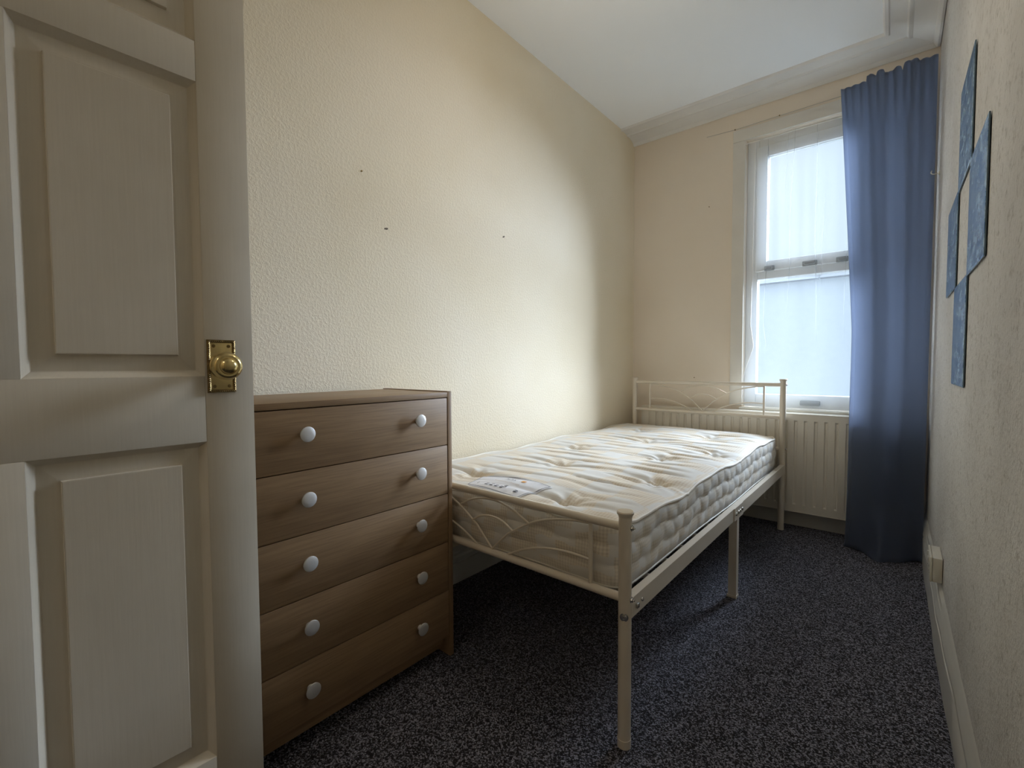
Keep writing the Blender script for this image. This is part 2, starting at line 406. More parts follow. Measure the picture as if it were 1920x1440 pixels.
b = B(); box(b, WX0-.012, WX1+.03, YF-.03, YF+.052, WZ0-.024, WZ0, .005, 3)
obj('window_sill', b, 'gloss_white', win)

# ------------------------------------------------------------------ outside
og = root('neighbouring_house', (-2.6, 15, -3), label='pale neighbouring house with slate roof seen through the window net', cat='house')
b = B(); box(b, -8, 3.2, 15, 22, -3, 3.3); obj('wall', b, 'render', og, smooth=False)
b = B(); prism(b, [(14.7, 3.25), (18.5, 4.0), (22.3, 3.25)], -8.3, -1.75, lambda u, v, t: (t, u, v)); obj('roof', b, 'roof', og, smooth=False)
b = B(); prism(b, [(14.7, 3.25), (18.5, 4.55), (22.3, 3.25)], -1.7, 3.4, lambda u, v, t: (t, u, v)); obj('roof', b, 'roof', og, smooth=False)
b = B(); box(b, -40, 40, YF+.4, 60, -3.2, -3); obj('yard_ground', b, 'grass', smooth=False, kind='structure')

# ------------------------------------------------------------------ radiator
RX0, RX1 = -1.385, .045
rad = root('radiator', (-.66, 3.09, 0), label='white double-panel radiator with vertical flutes under the window', cat='radiator')
def rad_panel(yf, flute=True):
    b = B(); pitch = .0485; xs = [RX0]
    prof = [(0, 0), (.62, 0), (.72, 1), (.90, 1), (1, 0)]
    cols = [(RX0, 0.)]; x = RX0+.022
    while x+pitch < RX1-.02:
        for s, d in prof[:-1]: cols.append((x+s*pitch, d))
        x += pitch
    cols.append((x, 0.)); cols.append((RX1, 0.))
    zs = [(.108, 0), (.150, 0), (.158, 1), (.628, 1), (.636, 0), (.672, 0)]
    g = [[b.verts.new((cx, yf+(.0075*d*e if flute else 0), z)) for cx, d in cols] for z, e in zs]
    for i in range(len(zs)-1):
        for j in range(len(cols)-1): b.faces.new((g[i][j], g[i][j+1], g[i+1][j+1], g[i+1][j]))
    box(b, RX0, RX1, yf+.0085, yf+.014, .108, .672)
    box(b, RX0, RX1, yf-.001, yf+.014, .670, .6745, .002); box(b, RX0, RX1, yf-.001, yf+.014, .1055, .110, .002)
    return b
obj('front_panel', rad_panel(3.055), 'radiator', rad); obj('rear_panel', rad_panel(3.118, False), 'radiator', rad)
b = B(); box(b, RX0, RX1, 3.0695, 3.1175, .671, .676, .001)
obj('top_grille', b, 'radiator', rad)
b = B(); box(b, RX0-.001, RX0+.003, 3.057, 3.13, .11, .672, .001); obj('side_cover', b, 'radiator', rad)
b = B(); box(b, RX1-.003, RX1+.001, 3.057, 3.13, .11, .672, .001); obj('side_cover', b, 'radiator', rad)
b = B(); tube(b, [(RX0-.03, 3.09, -.001), (RX0-.03, 3.09, .13), (RX0+.02, 3.09, .145)], .0075, 10); lathe(b, (RX0-.03, 3.09, .10), (0, 0, 1), [(0, .012), (.03, .014), (.06, .017), (.10, .016), (.105, 0)], 16)
obj('valve', b, 'bakelite', rad)
for x in (RX0+.25, RX1-.25):
    b = B(); box(b, x-.02, x+.02, 3.1325, YF-.0005, .2, .6, .002); obj('wall_bracket', b, 'radiator', rad)

# ------------------------------------------------------------------ net curtain
nx, nz_ = 420, 70
edge = [(.70, -.752), (.78, -.762), (.85, -.762), (.936, -.742), (1.07, -.700), (1.2, -.718), (1.37, -.716), (1.57, -.713), (2.25, -.709), (2.32, -.708)]
b = B(); g = []
for j in range(nz_+1):
    z = .702+(2.325-.702)*j/nz_; xl = interp(z, edge); row = []
    for i in range(nx+1):
        u = i/nx; x = xl+(-.10-xl)*u
        hi = .25+.75*max(0, min(1, (z-1.2)/.35))
        y = FY-.064-.005*math.sin(u*22+.6*math.sin(z*3))-.0022*math.sin(u*61+z*2)*hi
        for q, (fx, am, zl_, zr_) in enumerate(((.12, 1., .9, 2.4), (.285, .8, 1.85, 2.4), (.33, 1.1, 1.2, 2.4), (.47, .5, 1.3, 1.75), (.535, 1.2, 1.0, 2.4), (.60, .8, 1.25, 2.0), (.76, 1., 1., 2.4), (.86, 1., 1., 2.4))):
            fxx = fx+.012*math.sin(z*3.1+fx*20)+.006*math.sin(z*8+q)
            e = max(0, min(1, (z-zl_)/.25))*max(0, min(1, (zr_-z)/.15))
            du = (u-fxx)/.0045
            if abs(du) < 4: w = math.exp(-du*du)*am*e; x -= .0085*du*w; y -= .004*w
        row.append(b.verts.new((x, y, z)))
    g.append(row)
for j in range(nz_):
    for i in range(nx): b.faces.new((g[j][i], g[j][i+1], g[j+1][i+1], g[j+1][i]))
NC = root('net_curtain', (-.43, FY-.06, .70), label='sheer white voile net curtain hanging inside the window recess', cat='curtain')
obj('voile', b, 'net', NC)
b = B(); tube(b, [(WX0-.0, FY-.066, 2.318), (WX1, FY-.066, 2.318)], .0025, 8); obj('stretch_wire', b, 'cord', NC)
b = B(); tube(b, [v for v in [(interp(.703+i*.0135, edge), FY-.066, .703+i*.0135) for i in range(120)]], .0016, 5); obj('side_hem', b, 'ribbon', NC)

# ------------------------------------------------------------------ blue curtain
ctop = [(-.272, 2.388), (-.165, 2.388), (-.163, 2.417), (-.149, 2.416), (-.125, 2.401), (-.12, 2.417), (-.097, 2.417), (-.090, 2.398), (-.078, 2.390), (-.046, 2.410), (-.030, 2.411), (-.024, 2.388), (-.017, 2.421), (-.001, 2.427), (.032, 2.42), (.038, 2.41), (.057, 2.407), (.076, 2.407), (.104, 2.41)]
cl = [(0, -.205), (.03, -.203), (.46, -.200), (.714, -.200), (.95, -.198), (1.132, -.198), (1.464, -.216), (2.018, -.248), (2.39, -.270), (2.5, -.272)]
nx, nz_ = 150, 130
b = B(); g = []
for j in range(nz_+1):
    row = []
    for i in range(nx+1):
        u = i/nx; xt = -.270+(.104+.270)*u
        zt = interp(xt, ctop); t = j/nz_; z = .004+(zt-.004)*t
        xl = interp(z, cl); x = xl+(.103-xl)*u
        up = max(0, min(1, (z-.2)/2.0))
        fo = .012*math.sin(u*9.5+.5)*(1-.4*up)+.0042*math.sin(u*19+1.3+.7*math.sin(z*1.2))+.0016*math.sin(u*47+.4*math.sin(z))*up
        fo += .006*math.sin(u*70)*max(0, (z-2.15)/.25)
        fo *= min(1, u/.06+.15)
        y = 2.985+fo
        lo = max(0, 1-z/.26)                       # hem kicks out on the carpet
        y -= lo**1.4*(.13*math.exp(-((u-.55)/.33)**2)+.04)+.012*lo*math.sin(u*19)
        if z < .5: y -= .012*math.sin(z*26+u*7)*max(0, 1-z/.5)*math.exp(-((u-.4)/.3)**2)
        zz = z+.004*math.sin(u*9)*lo
        x += .015*lo*math.sin(u*6)*u*(1-u)
        row.append(b.verts.new((min(x, wr(y)-.006), y, max(zz, .003))))
    g.append(row)
for j in range(nz_):
    for i in range(nx): b.faces.new((g[j][i], g[j][i+1], g[j+1][i+1], g[j+1][i]))
CU = root('long_curtain', (-.08, 2.98, 0), label='long slate blue curtain bunched at the right of the window, trailing on the carpet', cat='curtain')
cb = obj('curtain_cloth', b, 'curtain', CU)
sm = cb.modifiers.new('thick', 'SOLIDIFY'); sm.thickness = .0025; sm.offset = 0
b = B()
for k in range(7):
    x = -.15+k*.038; tube(b, [(x, 3.008, 2.365), (x, 3.022, 2.372), (x, 3.03, 2.386)], .0018, 6)
obj('curtain_hook', b, 'bakelite', CU, kind='stuff')
TR = root('curtain_track', (-.1, 3.03, 2.38), label='thin white curtain track hidden behind the top of the blue curtain', cat='curtain track')
b = B(); box(b, -.255, .10, 3.024, 3.036, 2.366, 2.382, .002); obj('rail', b, 'bakelite', TR)
for x in (-.2, .05):
    b = B(); box(b, x-.01, x+.01, 3.034, YF, 2.370, 2.380, .001); obj('bracket', b, 'bakelite', TR)

# wire above the window with its two nails
WI = root('curtain_wire', (-.65, YF-.016, 2.43), label='thin wire strung between two nails along the top of the window casing', cat='wire')
b = B(); tube(b, [(-1.0, YF-.002, 2.440), (-.824, YF-.016, 2.425), (-.58, YF-.0165, 2.428), (-.28, YF-.016, 2.430)], .0009, 6); obj('wire', b, 'latch', WI)
for x, z in ((-.824, 2.424), (-.58, 2.428)):
    b = B(); lathe(b, (x, YF-.012, z), (0, -1, 0), [(0, .0015), (.007, .0015), (.0072, .004), (.0085, .004), (.009, 0)], 10); obj('nail', b, 'brass_dark', WI)
# small fixings and marks
def fixing(name, c, ax, label, r=.0035, mat='brass_dark', cat='nail', L=.006):
    b = B(); c = Vector(c); lathe(b, c, ax, [(-.006, r*.5), (L*.5, r*.5), (L*.55, r), (L*.9, r*.9), (L, 0)], 10)
    return obj(name, b, mat, None, loc=tuple(c), label=label, cat=cat)
fixing('nail', (-.979, YF, 1.988), (0, -1, 0), 'tiny dark nail in the far wall left of the window')
fixing('nail', (-1.062, YF, .871), (0, -1, 0), 'tiny dark nail in the far wall just above the headboard')
fixing('nail', (XL, .944, 1.662), (1, 0, 0), 'tiny dark nail high on the cream wall above the chest')
HK = root('tieback_hook', (wr(3.0), 2.93, 1.84), label='small white hook on the right wall beside the blue curtain', cat='hook')
b = B(); lathe(b, (wr(2.93), 2.93, 1.84), (-1, 0, 0), [(-.002, .008), (.003, .008), (.004, 0)], 14); obj('plate', b, 'bakelite', HK)
b = B(); tube(b, spline([(wr(2.93), 2.93, 1.84), (wr(2.93)-.02, 2.93, 1.838), (wr(2.93)-.028, 2.93, 1.845), (wr(2.93)-.026, 2.93, 1.856)], 5), .0022, 8); obj('hook', b, 'bakelite', HK)
# chipped plaster spots on the left wall: small raised ragged flakes
for (y, z, s, lab) in ((1.047, 1.480, .012, None), (1.724, 1.590, .012, None), (1.741, 1.233, .016, None), (1.79, 1.49, .006, None)):
    b = B(); n = 9
    A = [b.verts.new((XL+.0004, y+s*math.cos(k*2*PI/n)*random.uniform(.5, 1), z+s*.45*math.sin(k*2*PI/n)*random.uniform(.4, 1)+s*.3*math.cos(k*2*PI/n))) for k in range(n)]
    c = b.verts.new((XL+.0018, y, z))
    for k in range(n): b.faces.new((A[k], A[(k+1) % n], c))
    obj('plaster_chip', b, 'chip' if s < .013 and z > 1.4 and s > .01 else 'wall_cream', WL, label='dark chipped plaster spot' if s == .012 else None)

# ------------------------------------------------------------------ chest of drawers
CX, CB, CY0, CY1 = -1.116, -1.472, .384, 1.016
ch = root('chest_of_drawers', ((CX+CB)/2, (CY0+CY1)/2, 0), label='light oak effect chest of five drawers with round satin silver knobs', cat='chest of drawers')
for y0, y1 in ((CY0, CY0+.0165), (CY1-.0165, CY1)):
    b = B(); box(b, CB, CX, y0, y1, 0, .8765, .0008); obj('side_panel', b, 'wood_z', ch)
b = B(); box(b, CB, CX-.0005, CY0+.0165, CY1-.0165, .8575, .8735, .0008); obj('top_panel', b, 'wood_y', ch)
b = B(); box(b, CB, CB+.004, CY0+.0165, CY1-.0165, .06, .857); obj('back_panel', b, 'wood_y', ch, smooth=False)
b = B(); box(b, CX-.05, CX-.035, CY0+.0165, CY1-.0165, .02, .066); obj('plinth', b, 'wood_y', ch, smooth=False)
zl = [.855, .703, .5435, .384, .2235, .069]
for k in range(5):
    z1, z0 = zl[k]-(.0012 if k else 0), zl[k+1]+.0012
    dr = root('drawer', (0, 0, 0)); dr.parent = ch; dr.location = Vector((CX-.01, (CY0+CY1)/2, (z0+z1)/2))-ch.location
    b = B(); box(b, CX-.0165, CX-.001, CY0+.0185, CY1-.0185, z0, z1, .0012)
    obj('drawer_front', b, 'wood_y', dr)
    b = B(); y0, y1 = CY0+.03, CY1-.03
    box(b, CB+.02, CX-.0165, y0, y0+.012, z0+.015, z1-.02); box(b, CB+.02, CX-.0165, y1-.012, y1, z0+.015, z1-.02)
    box(b, CB+.02, CB+.032, y0+.012, y1-.012, z0+.015, z1-.02); box(b, CB+.032, CX-.0165, y0+.012, y1-.012, z0+.016, z0+.02)
    obj('drawer_box', b, 'wood_y', dr, smooth=False)
    for y in (.531, .877):
        b = B(); zc = (.794, .633, .473, .312, .152)[k]
        lathe(b, (CX-.001, y, zc), (1, 0, 0), [(0, .008), (.004, .0065), (.010, .0062), (.013, .010), (.0155, .0165), (.0170, .0186), (.0188, .0190), (.0200, .0184), (.0212, .0150), (.0218, .008), (.0220, 0)], 32)
        obj('knob', b, 'knob_metal', dr)

# ------------------------------------------------------------------ bed frame
PX0, PX1, PY0, PY1 = -1.42, -.511, 1.038, 3.02
PZ0, PZ1 = .594, .868
bed = root('bed_frame', ((PX0+PX1)/2, (PY0+PY1)/2, 0), label='cream metal single bed frame with curved bar ends', cat='bed')
R_ = .0163
for x in (PX0, PX1):
    for y, zt in ((PY0, PZ0), (PY1, PZ1)):
        b = B(); lathe(b, (x, y, 0), (0, 0, 1), [(0, R_*.8), (.002, R_), (.03, R_), (zt-.010, R_), (zt-.006, R_+.0005)], 28)
        p = obj('post', b, 'bed_metal', bed)
        b = B(); lathe(b, (x, y, zt-.010), (0, 0, 1), [(0, R_+.0006), (.004, R_+.0012), (.008, R_+.0042), (.013, R_+.0048), (.0155, R_+.003), (.0165, 0)], 28)
        obj('post_cap', b, 'bed_metal', p)
        b = B(); lathe(b, (x, y, 0), (0, 0, 1), [(0, R_*.86), (.001, R_+.0008), (.022, R_+.0008), (.0225, R_)], 24); obj('foot', b, 'bed_metal', p)
def end_panel(y, zt, zb, nm):
    e = root(nm, (0, 0, 0)); e.parent = bed; e.location = Vector((0, y, zb))-bed.location+Vector(((PX0+PX1)/2, 0, 0))
    b = B(); tube(b, [(PX0, y, zt), (PX1, y, zt)], .0112, 16); obj('top_rail', b, 'bed_metal', e)
    b = B(); tube(b, [(PX0, y, zb), (PX1, y, zb)], .0112 if zt < .7 else .010, 16); obj('lower_rail', b, 'bed_metal', e)
    for x in (-1.31, -.609):
        b = B(); tube(b, [(x, y, zb), (x, y, zt)], .0056, 12); obj('upright', b, 'bed_metal', e)
    c = -.9595; H = zt-zb-.016; base = zb+.007
    pat = {
        'v': [(-.004, 0), (.058, .36), (.075, .44), (.146, .70), (.205, .845), (.29, .955), (.349, .985)],
        'lo': [(.060, 0), (.130, .215), (.20, .345), (.275, .405), (.349, .395)]}
    for k, pts in pat.items():
        for s in (-1, 1):
            b = B(); tube(b, spline([(c+s*dx, y, base+H*t) for dx, t in pts], 6), .0034, 8); obj('curved_bar', b, 'bed_metal', e)
    for pts in ([(-.139, .72), (-.075, .90), (0, .97), (.075, .895), (.145, .70)], [(-.084, .475), (-.045, .60), (0, .645), (.045, .60), (.084, .475)]):
        b = B(); tube(b, spline([(c+dx, y, base+H*t) for dx, t in pts], 6), .0034, 8); obj('curved_bar', b, 'bed_metal', e)
end_panel(PY0, .5585, .3785, 'footboard'); end_panel(PY1, .8405, .6525, 'headboard')
b = B(); tube(b, [(PX0, PY1, .471), (PX1, PY1, .471)], .009, 12); obj('head_support_bar', b, 'bed_metal', bed)
# side rails: angle iron in two halves
ym = 2.012
for sx, xo in ((1, PX1+.0165), (-1, PX0-.0165)):
    for y0, y1 in ((PY0+.002, ym), (ym+.001, PY1-.002)):
        b = B(); poly = [(0, .332), (0, .382), (-.022, .382), (-.022, .3795), (-.0025, .3795), (-.0025, .332)]
        prism(b, poly, y0, y1, lambda u, v, t, s=sx, xo=xo: (xo+s*u, t, v)); obj('side_rail', b, 'bed_metal', bed)
    b = B(); prism(b, [(.0005, .331), (.0005, .3825), (.003, .3825), (.003, .331)], ym-.055, ym+.075, lambda u, v, t, s=sx, xo=xo: (xo+s*u, t, v)); obj('joint_plate', b, 'bed_metal', bed)
    b = B(); q = [(0, 0), (0, .031), (-.0028, .031), (-.0028, .0028), (-.031, .0028), (-.031, 0)]
    q = [(u-.001, v+ym-.014) for u, v in q]
    prism(b, q, .0, .365, lambda u, v, t, s=sx, xo=xo: (xo+.003*s+s*u, v, t)); lg = obj('middle_leg', b, 'bed_metal', bed, smooth=False)
    b = B(); box(b, min(xo+s_*0 for s_ in (1,))-.034 if sx > 0 else xo-.004, xo+.004 if sx > 0 else xo+.034, ym-.016, ym+.019, 0, .012, .002); obj('foot', b, 'bed_metal', lg)
    if sx > 0:
        for y in (ym-.035, ym+.002, ym+.024, ym+.058):
            b = B(); lathe(b, (xo+.003, y, .357), (1, 0, 0), [(0, .0068), (.0012, .0068), (.003, .0055), (.005, .003), (.0055, 0)], 14); obj('bolt', b, 'steel', bed)
        b = B(); lathe(b, (xo, PY0+.062, .358), (1, 0, 0), [(0, .0055), (.003, .005), (.0045, .003), (.005, 0)], 14); obj('bolt', b, 'steel', bed)
        b = B(); box(b, xo, xo+.006, PY0+.025, PY0+.037, .349, .361, .001); obj('square_nut', b, 'steel', bed)
        for y, zz in ((PY0, .5585), (PY0, .3785), (PY1, .8405), (PY1, .471)):
            b = B(); xx = PX1+R_-.002
            lathe(b, (xx, y+.003, zz), (1, 0, 0), [(0, .0078), (.0018, .0078), (.0022, .006), (.0055, .0055), (.006, .003), (.005, 0)], 16)
            tube(b, [(xx+.004, y+.003, zz), (xx+.010, y+.003, zz)], .0022, 8); obj('bolt', b, 'steel', bed)
        b = B(); dd = Vector((.35, -1, 0)).normalized(); cc = Vector((PX1, PY0, .338))+dd*(R_-.003)
        lathe(b, cc, dd, [(0, .0105), (.0025, .0105), (.003, .0075), (.006, .0065), (.0065, .0035), (.0045, .003), (.0045, 0)], 20); obj('washer_bolt', b, 'steel', bed)
# cross slats
nsl = 15
for k in range(nsl):
    y = PY0+.058+k*(PY1-PY0-.11)/(nsl-1)
    b = B(); tube(b, [(PX0+.002, y, .358), (PX1-.004, y, .358)], .0085, 10); obj('slat', b, 'slat', bed)

# ------------------------------------------------------------------ mattress
MX0, MX1, MY0, MY1 = -1.478, -.538, 1.066, 2.985
mcx, mcy, hx, hy, rc = (MX0+MX1)/2, (MY0+MY1)/2, (MX1-MX0)/2, (MY1-MY0)/2, .06
tufts = [(-1.215, 1.225), (-.760, 1.160), (-1.045, 1.565), (-.640, 1.545), (-1.20, 1.915), (-.780, 1.935), (-1.005, 2.31), (-.640, 2.20), (-1.21, 2.66), (-.80, 2.66)]
def fn(x, y): return math.sin(x*13.1+y*5.7)*.5+math.sin(x*5.3-y*9.1+1.3)*.5
def H(x, y):
    d = max(0., min(x-MX0, MX1-x, y-MY0, MY1-y))
    z = .5395+.024*(1-math.exp(-d/.055))
    tx = 0.
    for (a, c) in tufts:
        dx, dy = x-a, y-c; q = dx*dx+dy*dy; r = math.sqrt(q)
        th = math.atan2(dy, dx)
        z -= .018*math.exp(-q/.0011)+.012*math.exp(-q/.014)
        if r < .26 and not (a < -1. and dx > 0 and dy < .05): z += .0030*math.cos(th*7+a*9)*math.exp(-(r-.05)**2/.0035)
        # transverse valleys running out of each tuft
        yy = dy-.05*dx*dx*4*(1 if a < -.9 else -1)
        z -= .0065*math.exp(-(yy/.014)**2)*math.exp(-(dx/.24)**2)
    fade = min(1, d/.06)*(1-.8*math.exp(-((x+1.01)/.17)**4-((y-1.16)/.10)**4))
    # long soft transverse creases left by rolling
    for k, (yc, am, x0, x1, bend) in enumerate(CRE):
        if abs(y-yc) > .16: continue
        s = (x-x0)/(x1-x0)
        if s <= 0 or s >= 1: continue
        yy = y-yc-bend*(s-.5)**2-.006*math.sin(x*17+k)
        e = math.sin(PI*s)**.6
        z -= am*e*fade*math.exp(-(yy/.0075)**2); z += am*.55*e*fade*math.exp(-((yy-.024)/.018)**2)
    z += .0022*fn(x, y)*fade
    return z
CRE = []
rr = random.Random(7)
yk = 1.16
while yk < 2.93:
    a, c = (rr.uniform(-1.45, -1.3), rr.uniform(-.98, -.86)) if rr.random() < .5 else (rr.uniform(-1.36, -1.1), rr.uniform(-.8, -.7))
    CRE.append((yk, rr.uniform(.003, .0055), a, c, rr.uniform(-.10, .06)))
    CRE.append((yk+rr.uniform(-.03, .03), rr.uniform(.004, .007)*(1 if yk > 1.4 else .6), rr.uniform(-.97, -.82), rr.uniform(-.585, -.56), rr.uniform(.02, .12)))
    yk += .082
def sq(px, py):
    ax, ay = abs(px), abs(py); ix, iy = hx-rc, hy-rc
    if ax > ix and ay > iy:
        a, c = (ax-ix)/rc, (ay-iy)/rc
        a2, c2 = a*math.sqrt(1-c*c/2), c*math.sqrt(1-a*a/2)
        ax, ay = ix+a2*rc, iy+c2*rc
    return mcx+math.copysign(ax, px), mcy+math.copysign(ay, py)
NX, NY = 126, 250
def edge_z(x, y): return .0055*math.sin((y+x*.4)*8.5+.6)+.003*math.sin((y-x)*21)
mat = root('mattress', (mcx, mcy, .37), label='cream and white damask single mattress with buttoned tufts and a printed label at the foot', cat='mattress')
def grid_panel(zf, uvon=True):
    b = B(); uv = b.loops.layers.uv.new('UVMap'); g = []
    for j in range(NY+1):
        row = []
        for i in range(NX+1):
            px, py = -hx+2*hx*i/NX, -hy+2*hy*j/NY
            x, y = sq(px, py); row.append(b.verts.new((x, y, zf(x, y))))
        g.append(row)
    for j in range(NY):
        for i in range(NX):
            fc = b.faces.new((g[j][i], g[j][i+1], g[j+1][i+1], g[j+1][i]))
            for lp in fc.loops: lp[uv].uv = (lp.vert.co.x, lp.vert.co.y)
    return b, g
def dist_edge(x, y): return max(0., min(x-MX0, MX1-x, y-MY0, MY1-y))
def topz(x, y):
    d = dist_edge(x, y); return H(x, y)+edge_z(x, y)*math.exp(-d/.08)
b, g = grid_panel(topz)
per = [g[0][i].co.copy() for i in range(NX)]+[g[j][NX].co.copy() for j in range(NY)]+[g[NY][i].co.copy() for i in range(NX, 0, -1)]+[g[j][0].co.copy() for j in range(NY, 0, -1)]
obj('top_panel', b, 'tick_top', mat)
def zbot(x, y): return interp(y, [(MY0, .378), (1.5, .372), (2.2, .366), (MY1, .360)])+.003*math.sin((y+x)*7)
NXs, NYs = NX, NY
NX, NY = 40, 80
b, _g = grid_panel(lambda x, y: max(.3685 if False else 0, zbot(x, y)-.0) - (.030*min(1, dist_edge(x, y)/.10)*math.exp(-((y-1.075)/.035)**2)))
obj('underside', b, 'tick_side', mat)
NX, NY = NXs, NYs
N = len(per); nrm = []
for i in range(N):
    t = per[(i+2) % N]-per[i-2]; nrm.append(Vector((t.y, -t.x, 0)).normalized())
acc = [0.]
for i in range(N): acc.append(acc[-1]+(per[(i+1) % N]-per[i]).xy.length)
nt_ = 30; b = B(); uv = b.loops.layers.uv.new('UVMap'); rows = []
for k in range(nt_+1):
    t = k/nt_; row = []
    for i in range(N):
        p = per[i]; s = acc[i]; zt = p.z; zb = zbot(p.x, p.y)
        quilt = abs(math.sin(3*PI*(t+.018*math.sin(s*2*PI/.16)+.012*math.sin(s*23))))**.6
        seg = .5+.5*abs(math.sin(s*PI/.085+math.floor(t*2.999)*1.1))**.5
        o = .004*math.sin(PI*t)+.0085*quilt*seg*(1 if .02 < t < .98 else 0)*(1 if t < .6 else 1-(t-.6)*1.6)
        o += .002*math.sin(s*47+t*9)*math.sin(PI*t)
        row.append(b.verts.new(Vector((p.x, p.y, zt+(zb-zt)*t))+nrm[i]*o))
    rows.append(row)
for k in range(nt_):
    for i in range(N):
        j = (i+1) % N; fc = b.faces.new((rows[k][i], rows[k][j], rows[k+1][j], rows[k+1][i]))
        us = (acc[i], acc[i+1], acc[i+1], acc[i]); vs = (k, k, k+1, k+1)
        for lp, uu, vv in zip(fc.loops, us, vs): lp[uv].uv = (uu, vv/nt_*.19)
obj('quilted_border', b, 'tick_side', mat)
b = B(); tube(b, [per[i]+nrm[i]*.003+Vector((0, 0, .001)) for i in range(0, N, 2)], .0052, 8, closed=True); obj('top_piping', b, 'piping', mat)
b = B(); tube(b, [Vector((per[i].x, per[i].y, zbot(per[i].x, per[i].y)))+nrm[i]*.001 for i in range(0, N, 2)], .0030, 8, closed=True); obj('bottom_piping', b, 'piping', mat)
for k, (x, y) in enumerate(tufts):
    b = B(); z = H(x, y)+.0025; a = rr.uniform(-.5, .5); ln = .016 if k not in (5, 7) else .03
    for s in (-1, 1):
        an = a+s*.25; d = Vector((math.cos(an)*s, math.sin(an)*s, 0)); w = Vector((-d.y, d.x, 0))*.004
        P = [Vector((x, y, z)), Vector((x, y, z))+d*ln*.5+Vector((0, 0, .006)), Vector((x, y, z))+d*ln+Vector((0, 0, .004))]
        L_ = [b.verts.new(p+w) for p in P]; R2 = [b.verts.new(p-w) for p in P]
        for q in range(2): b.faces.new((L_[q], L_[q+1], R2[q+1], R2[q]))
    bmesh.ops.create_uvsphere(b, u_segments=8, v_segments=6, radius=.004, matrix=Matrix.Translation((x, y, z+.001)))
    obj('tuft', b, 'ribbon', mat)
# printed label sewn at the foot end
LC = Vector((-1.012, 1.158)); LA = math.radians(-2.5); LU = Vector((math.cos(LA), math.sin(LA))); LV = Vector((-LU.y, LU.x))
def lab(u, v, lift=.0012):   # u -0.15..0.15, v -0.07..0.09
    p = LC+LU*u+LV*v; return Vector((p.x, p.y, topz(p.x, p.y)+lift))
def lab_shape(a, c):   # a,c in 0..1 -> u,v
    v = -.068+c*.138; half = .118+.030*c if c < .42 else .1306+.022*(c-.42)/.58
    u = -half+2*half*a; v += .018*c*math.sin(PI*a)
    return u, v
def lab_patch(a0, a1, c0, c1, lift, mt, nm, par, na=26, nc=12):
    b = B(); g = [[b.verts.new(lab(*lab_shape(a0+(a1-a0)*i/na, c0+(c1-c0)*j/nc), lift)) for i in range(na+1)] for j in range(nc+1)]
    for j in range(nc):
        for i in range(na): b.faces.new((g[j][i], g[j][i+1], g[j+1][i+1], g[j+1][i]))
    return obj(nm, b, mt, par)
lb = lab_patch(0, 1, 0, 1, .0022, 'label', 'label', mat, 110, 56)
lb['label'] = 'white printed mattress label with dark border'
b = B()
def strip(b, pts, w, lift=.0040):
    V = [Vector(p) for p in pts]; L1, L2 = [], []
    for i, p in enumerate(V):
        d = (V[min(i+1, len(V)-1)]-V[max(i-1, 0)]).normalized(); nn = Vector((-d.y, d.x))*w/2
        L1.append(b.verts.new(lab(*(p+nn), lift))); L2.append(b.verts.new(lab(*(p-nn), lift)))
    for i in range(len(V)-1): b.faces.new((L1[i], L1[i+1], L2[i+1], L2[i]))
K = 40
e_ = .022; rim = [lab_shape(e_+(1-2*e_)*i/K, .04) for i in range(K+1)]+[lab_shape(1-e_, .04+.92*i/12) for i in range(1, 13)]+[lab_shape(1-e_-(1-2*e_)*i/K, .96) for i in range(1, K+1)]+[lab_shape(e_, .96-.92*i/12) for i in range(1, 13)]
strip(b, rim, .0022); obj('label_border', b, 'ink', lb)
b = B()
for a0, w, hh in ((.13, .018, .10), (.27, .05, .13), (.36, .055, .17), (.45, .05, .11), (.545, .05, .10), (.575, .04, .09), (.80, .05, .10)):
    c0 = .20 if a0 != .575 else .31
    for jj in range(2):
        pts0 = lab_shape(a0, c0+jj*hh*.55); pts1 = lab_shape(a0+w, c0+jj*hh*.55)
        strip(b, [pts0, pts1], .0065 if jj == 0 else .004)
obj('label_symbols', b, 'ink', lb, kind='stuff')
b = B()
for k in range(16):
    u, v = lab_shape(.30+k*.026, .52); strip(b, [(u, v-.002), (u+.002, v+.004), (u+.0028, v-.0015)], .0014)
obj('label_script', b, 'tan_ink', lb)
b = B(); u, v = lab_shape(.665, .74)
for q in range(4): strip(b, [(u-.008+q*.004, v-.006), (u-.005+q*.004, v+.007)], .0042)
obj('label_emblem', b, 'orange_ink', lb)
def text(body, size, ext):
    cu = bpy.data.curves.new('t', 'FONT'); cu.body = body; cu.size = size; cu.align_x = 'CENTER'; cu.resolution_u = 3
    o = bpy.data.objects.new('t', cu); COL.objects.link(o); bpy.context.view_layer.update()
    me = bpy.data.meshes.new_from_object(o); bpy.data.objects.remove(o); return me
try:
    me = text('ALBA', .0165, 0); b = B(); b.from_mesh(me); bmesh.ops.subdivide_edges(b, edges=b.edges, cuts=1)
    u0_, v0_ = lab_shape(.48, .66)
    for vv in b.verts: vv.co = lab(u0_+vv.co.x*1.15, v0_+vv.co.y, .0045)
    obj('label_lettering', b, 'ink', lb)
except Exception as ex: print('text', ex)

# ------------------------------------------------------------------ door
DA = math.radians(1.4)
HP = Vector((-1.0-.748*math.sin(DA), .374-.748*math.cos(DA), 0))      # hinge end of the visible face
door = root('door_1', HP, -DA, kind='structure', label='open painted six-panel door with brass knob')
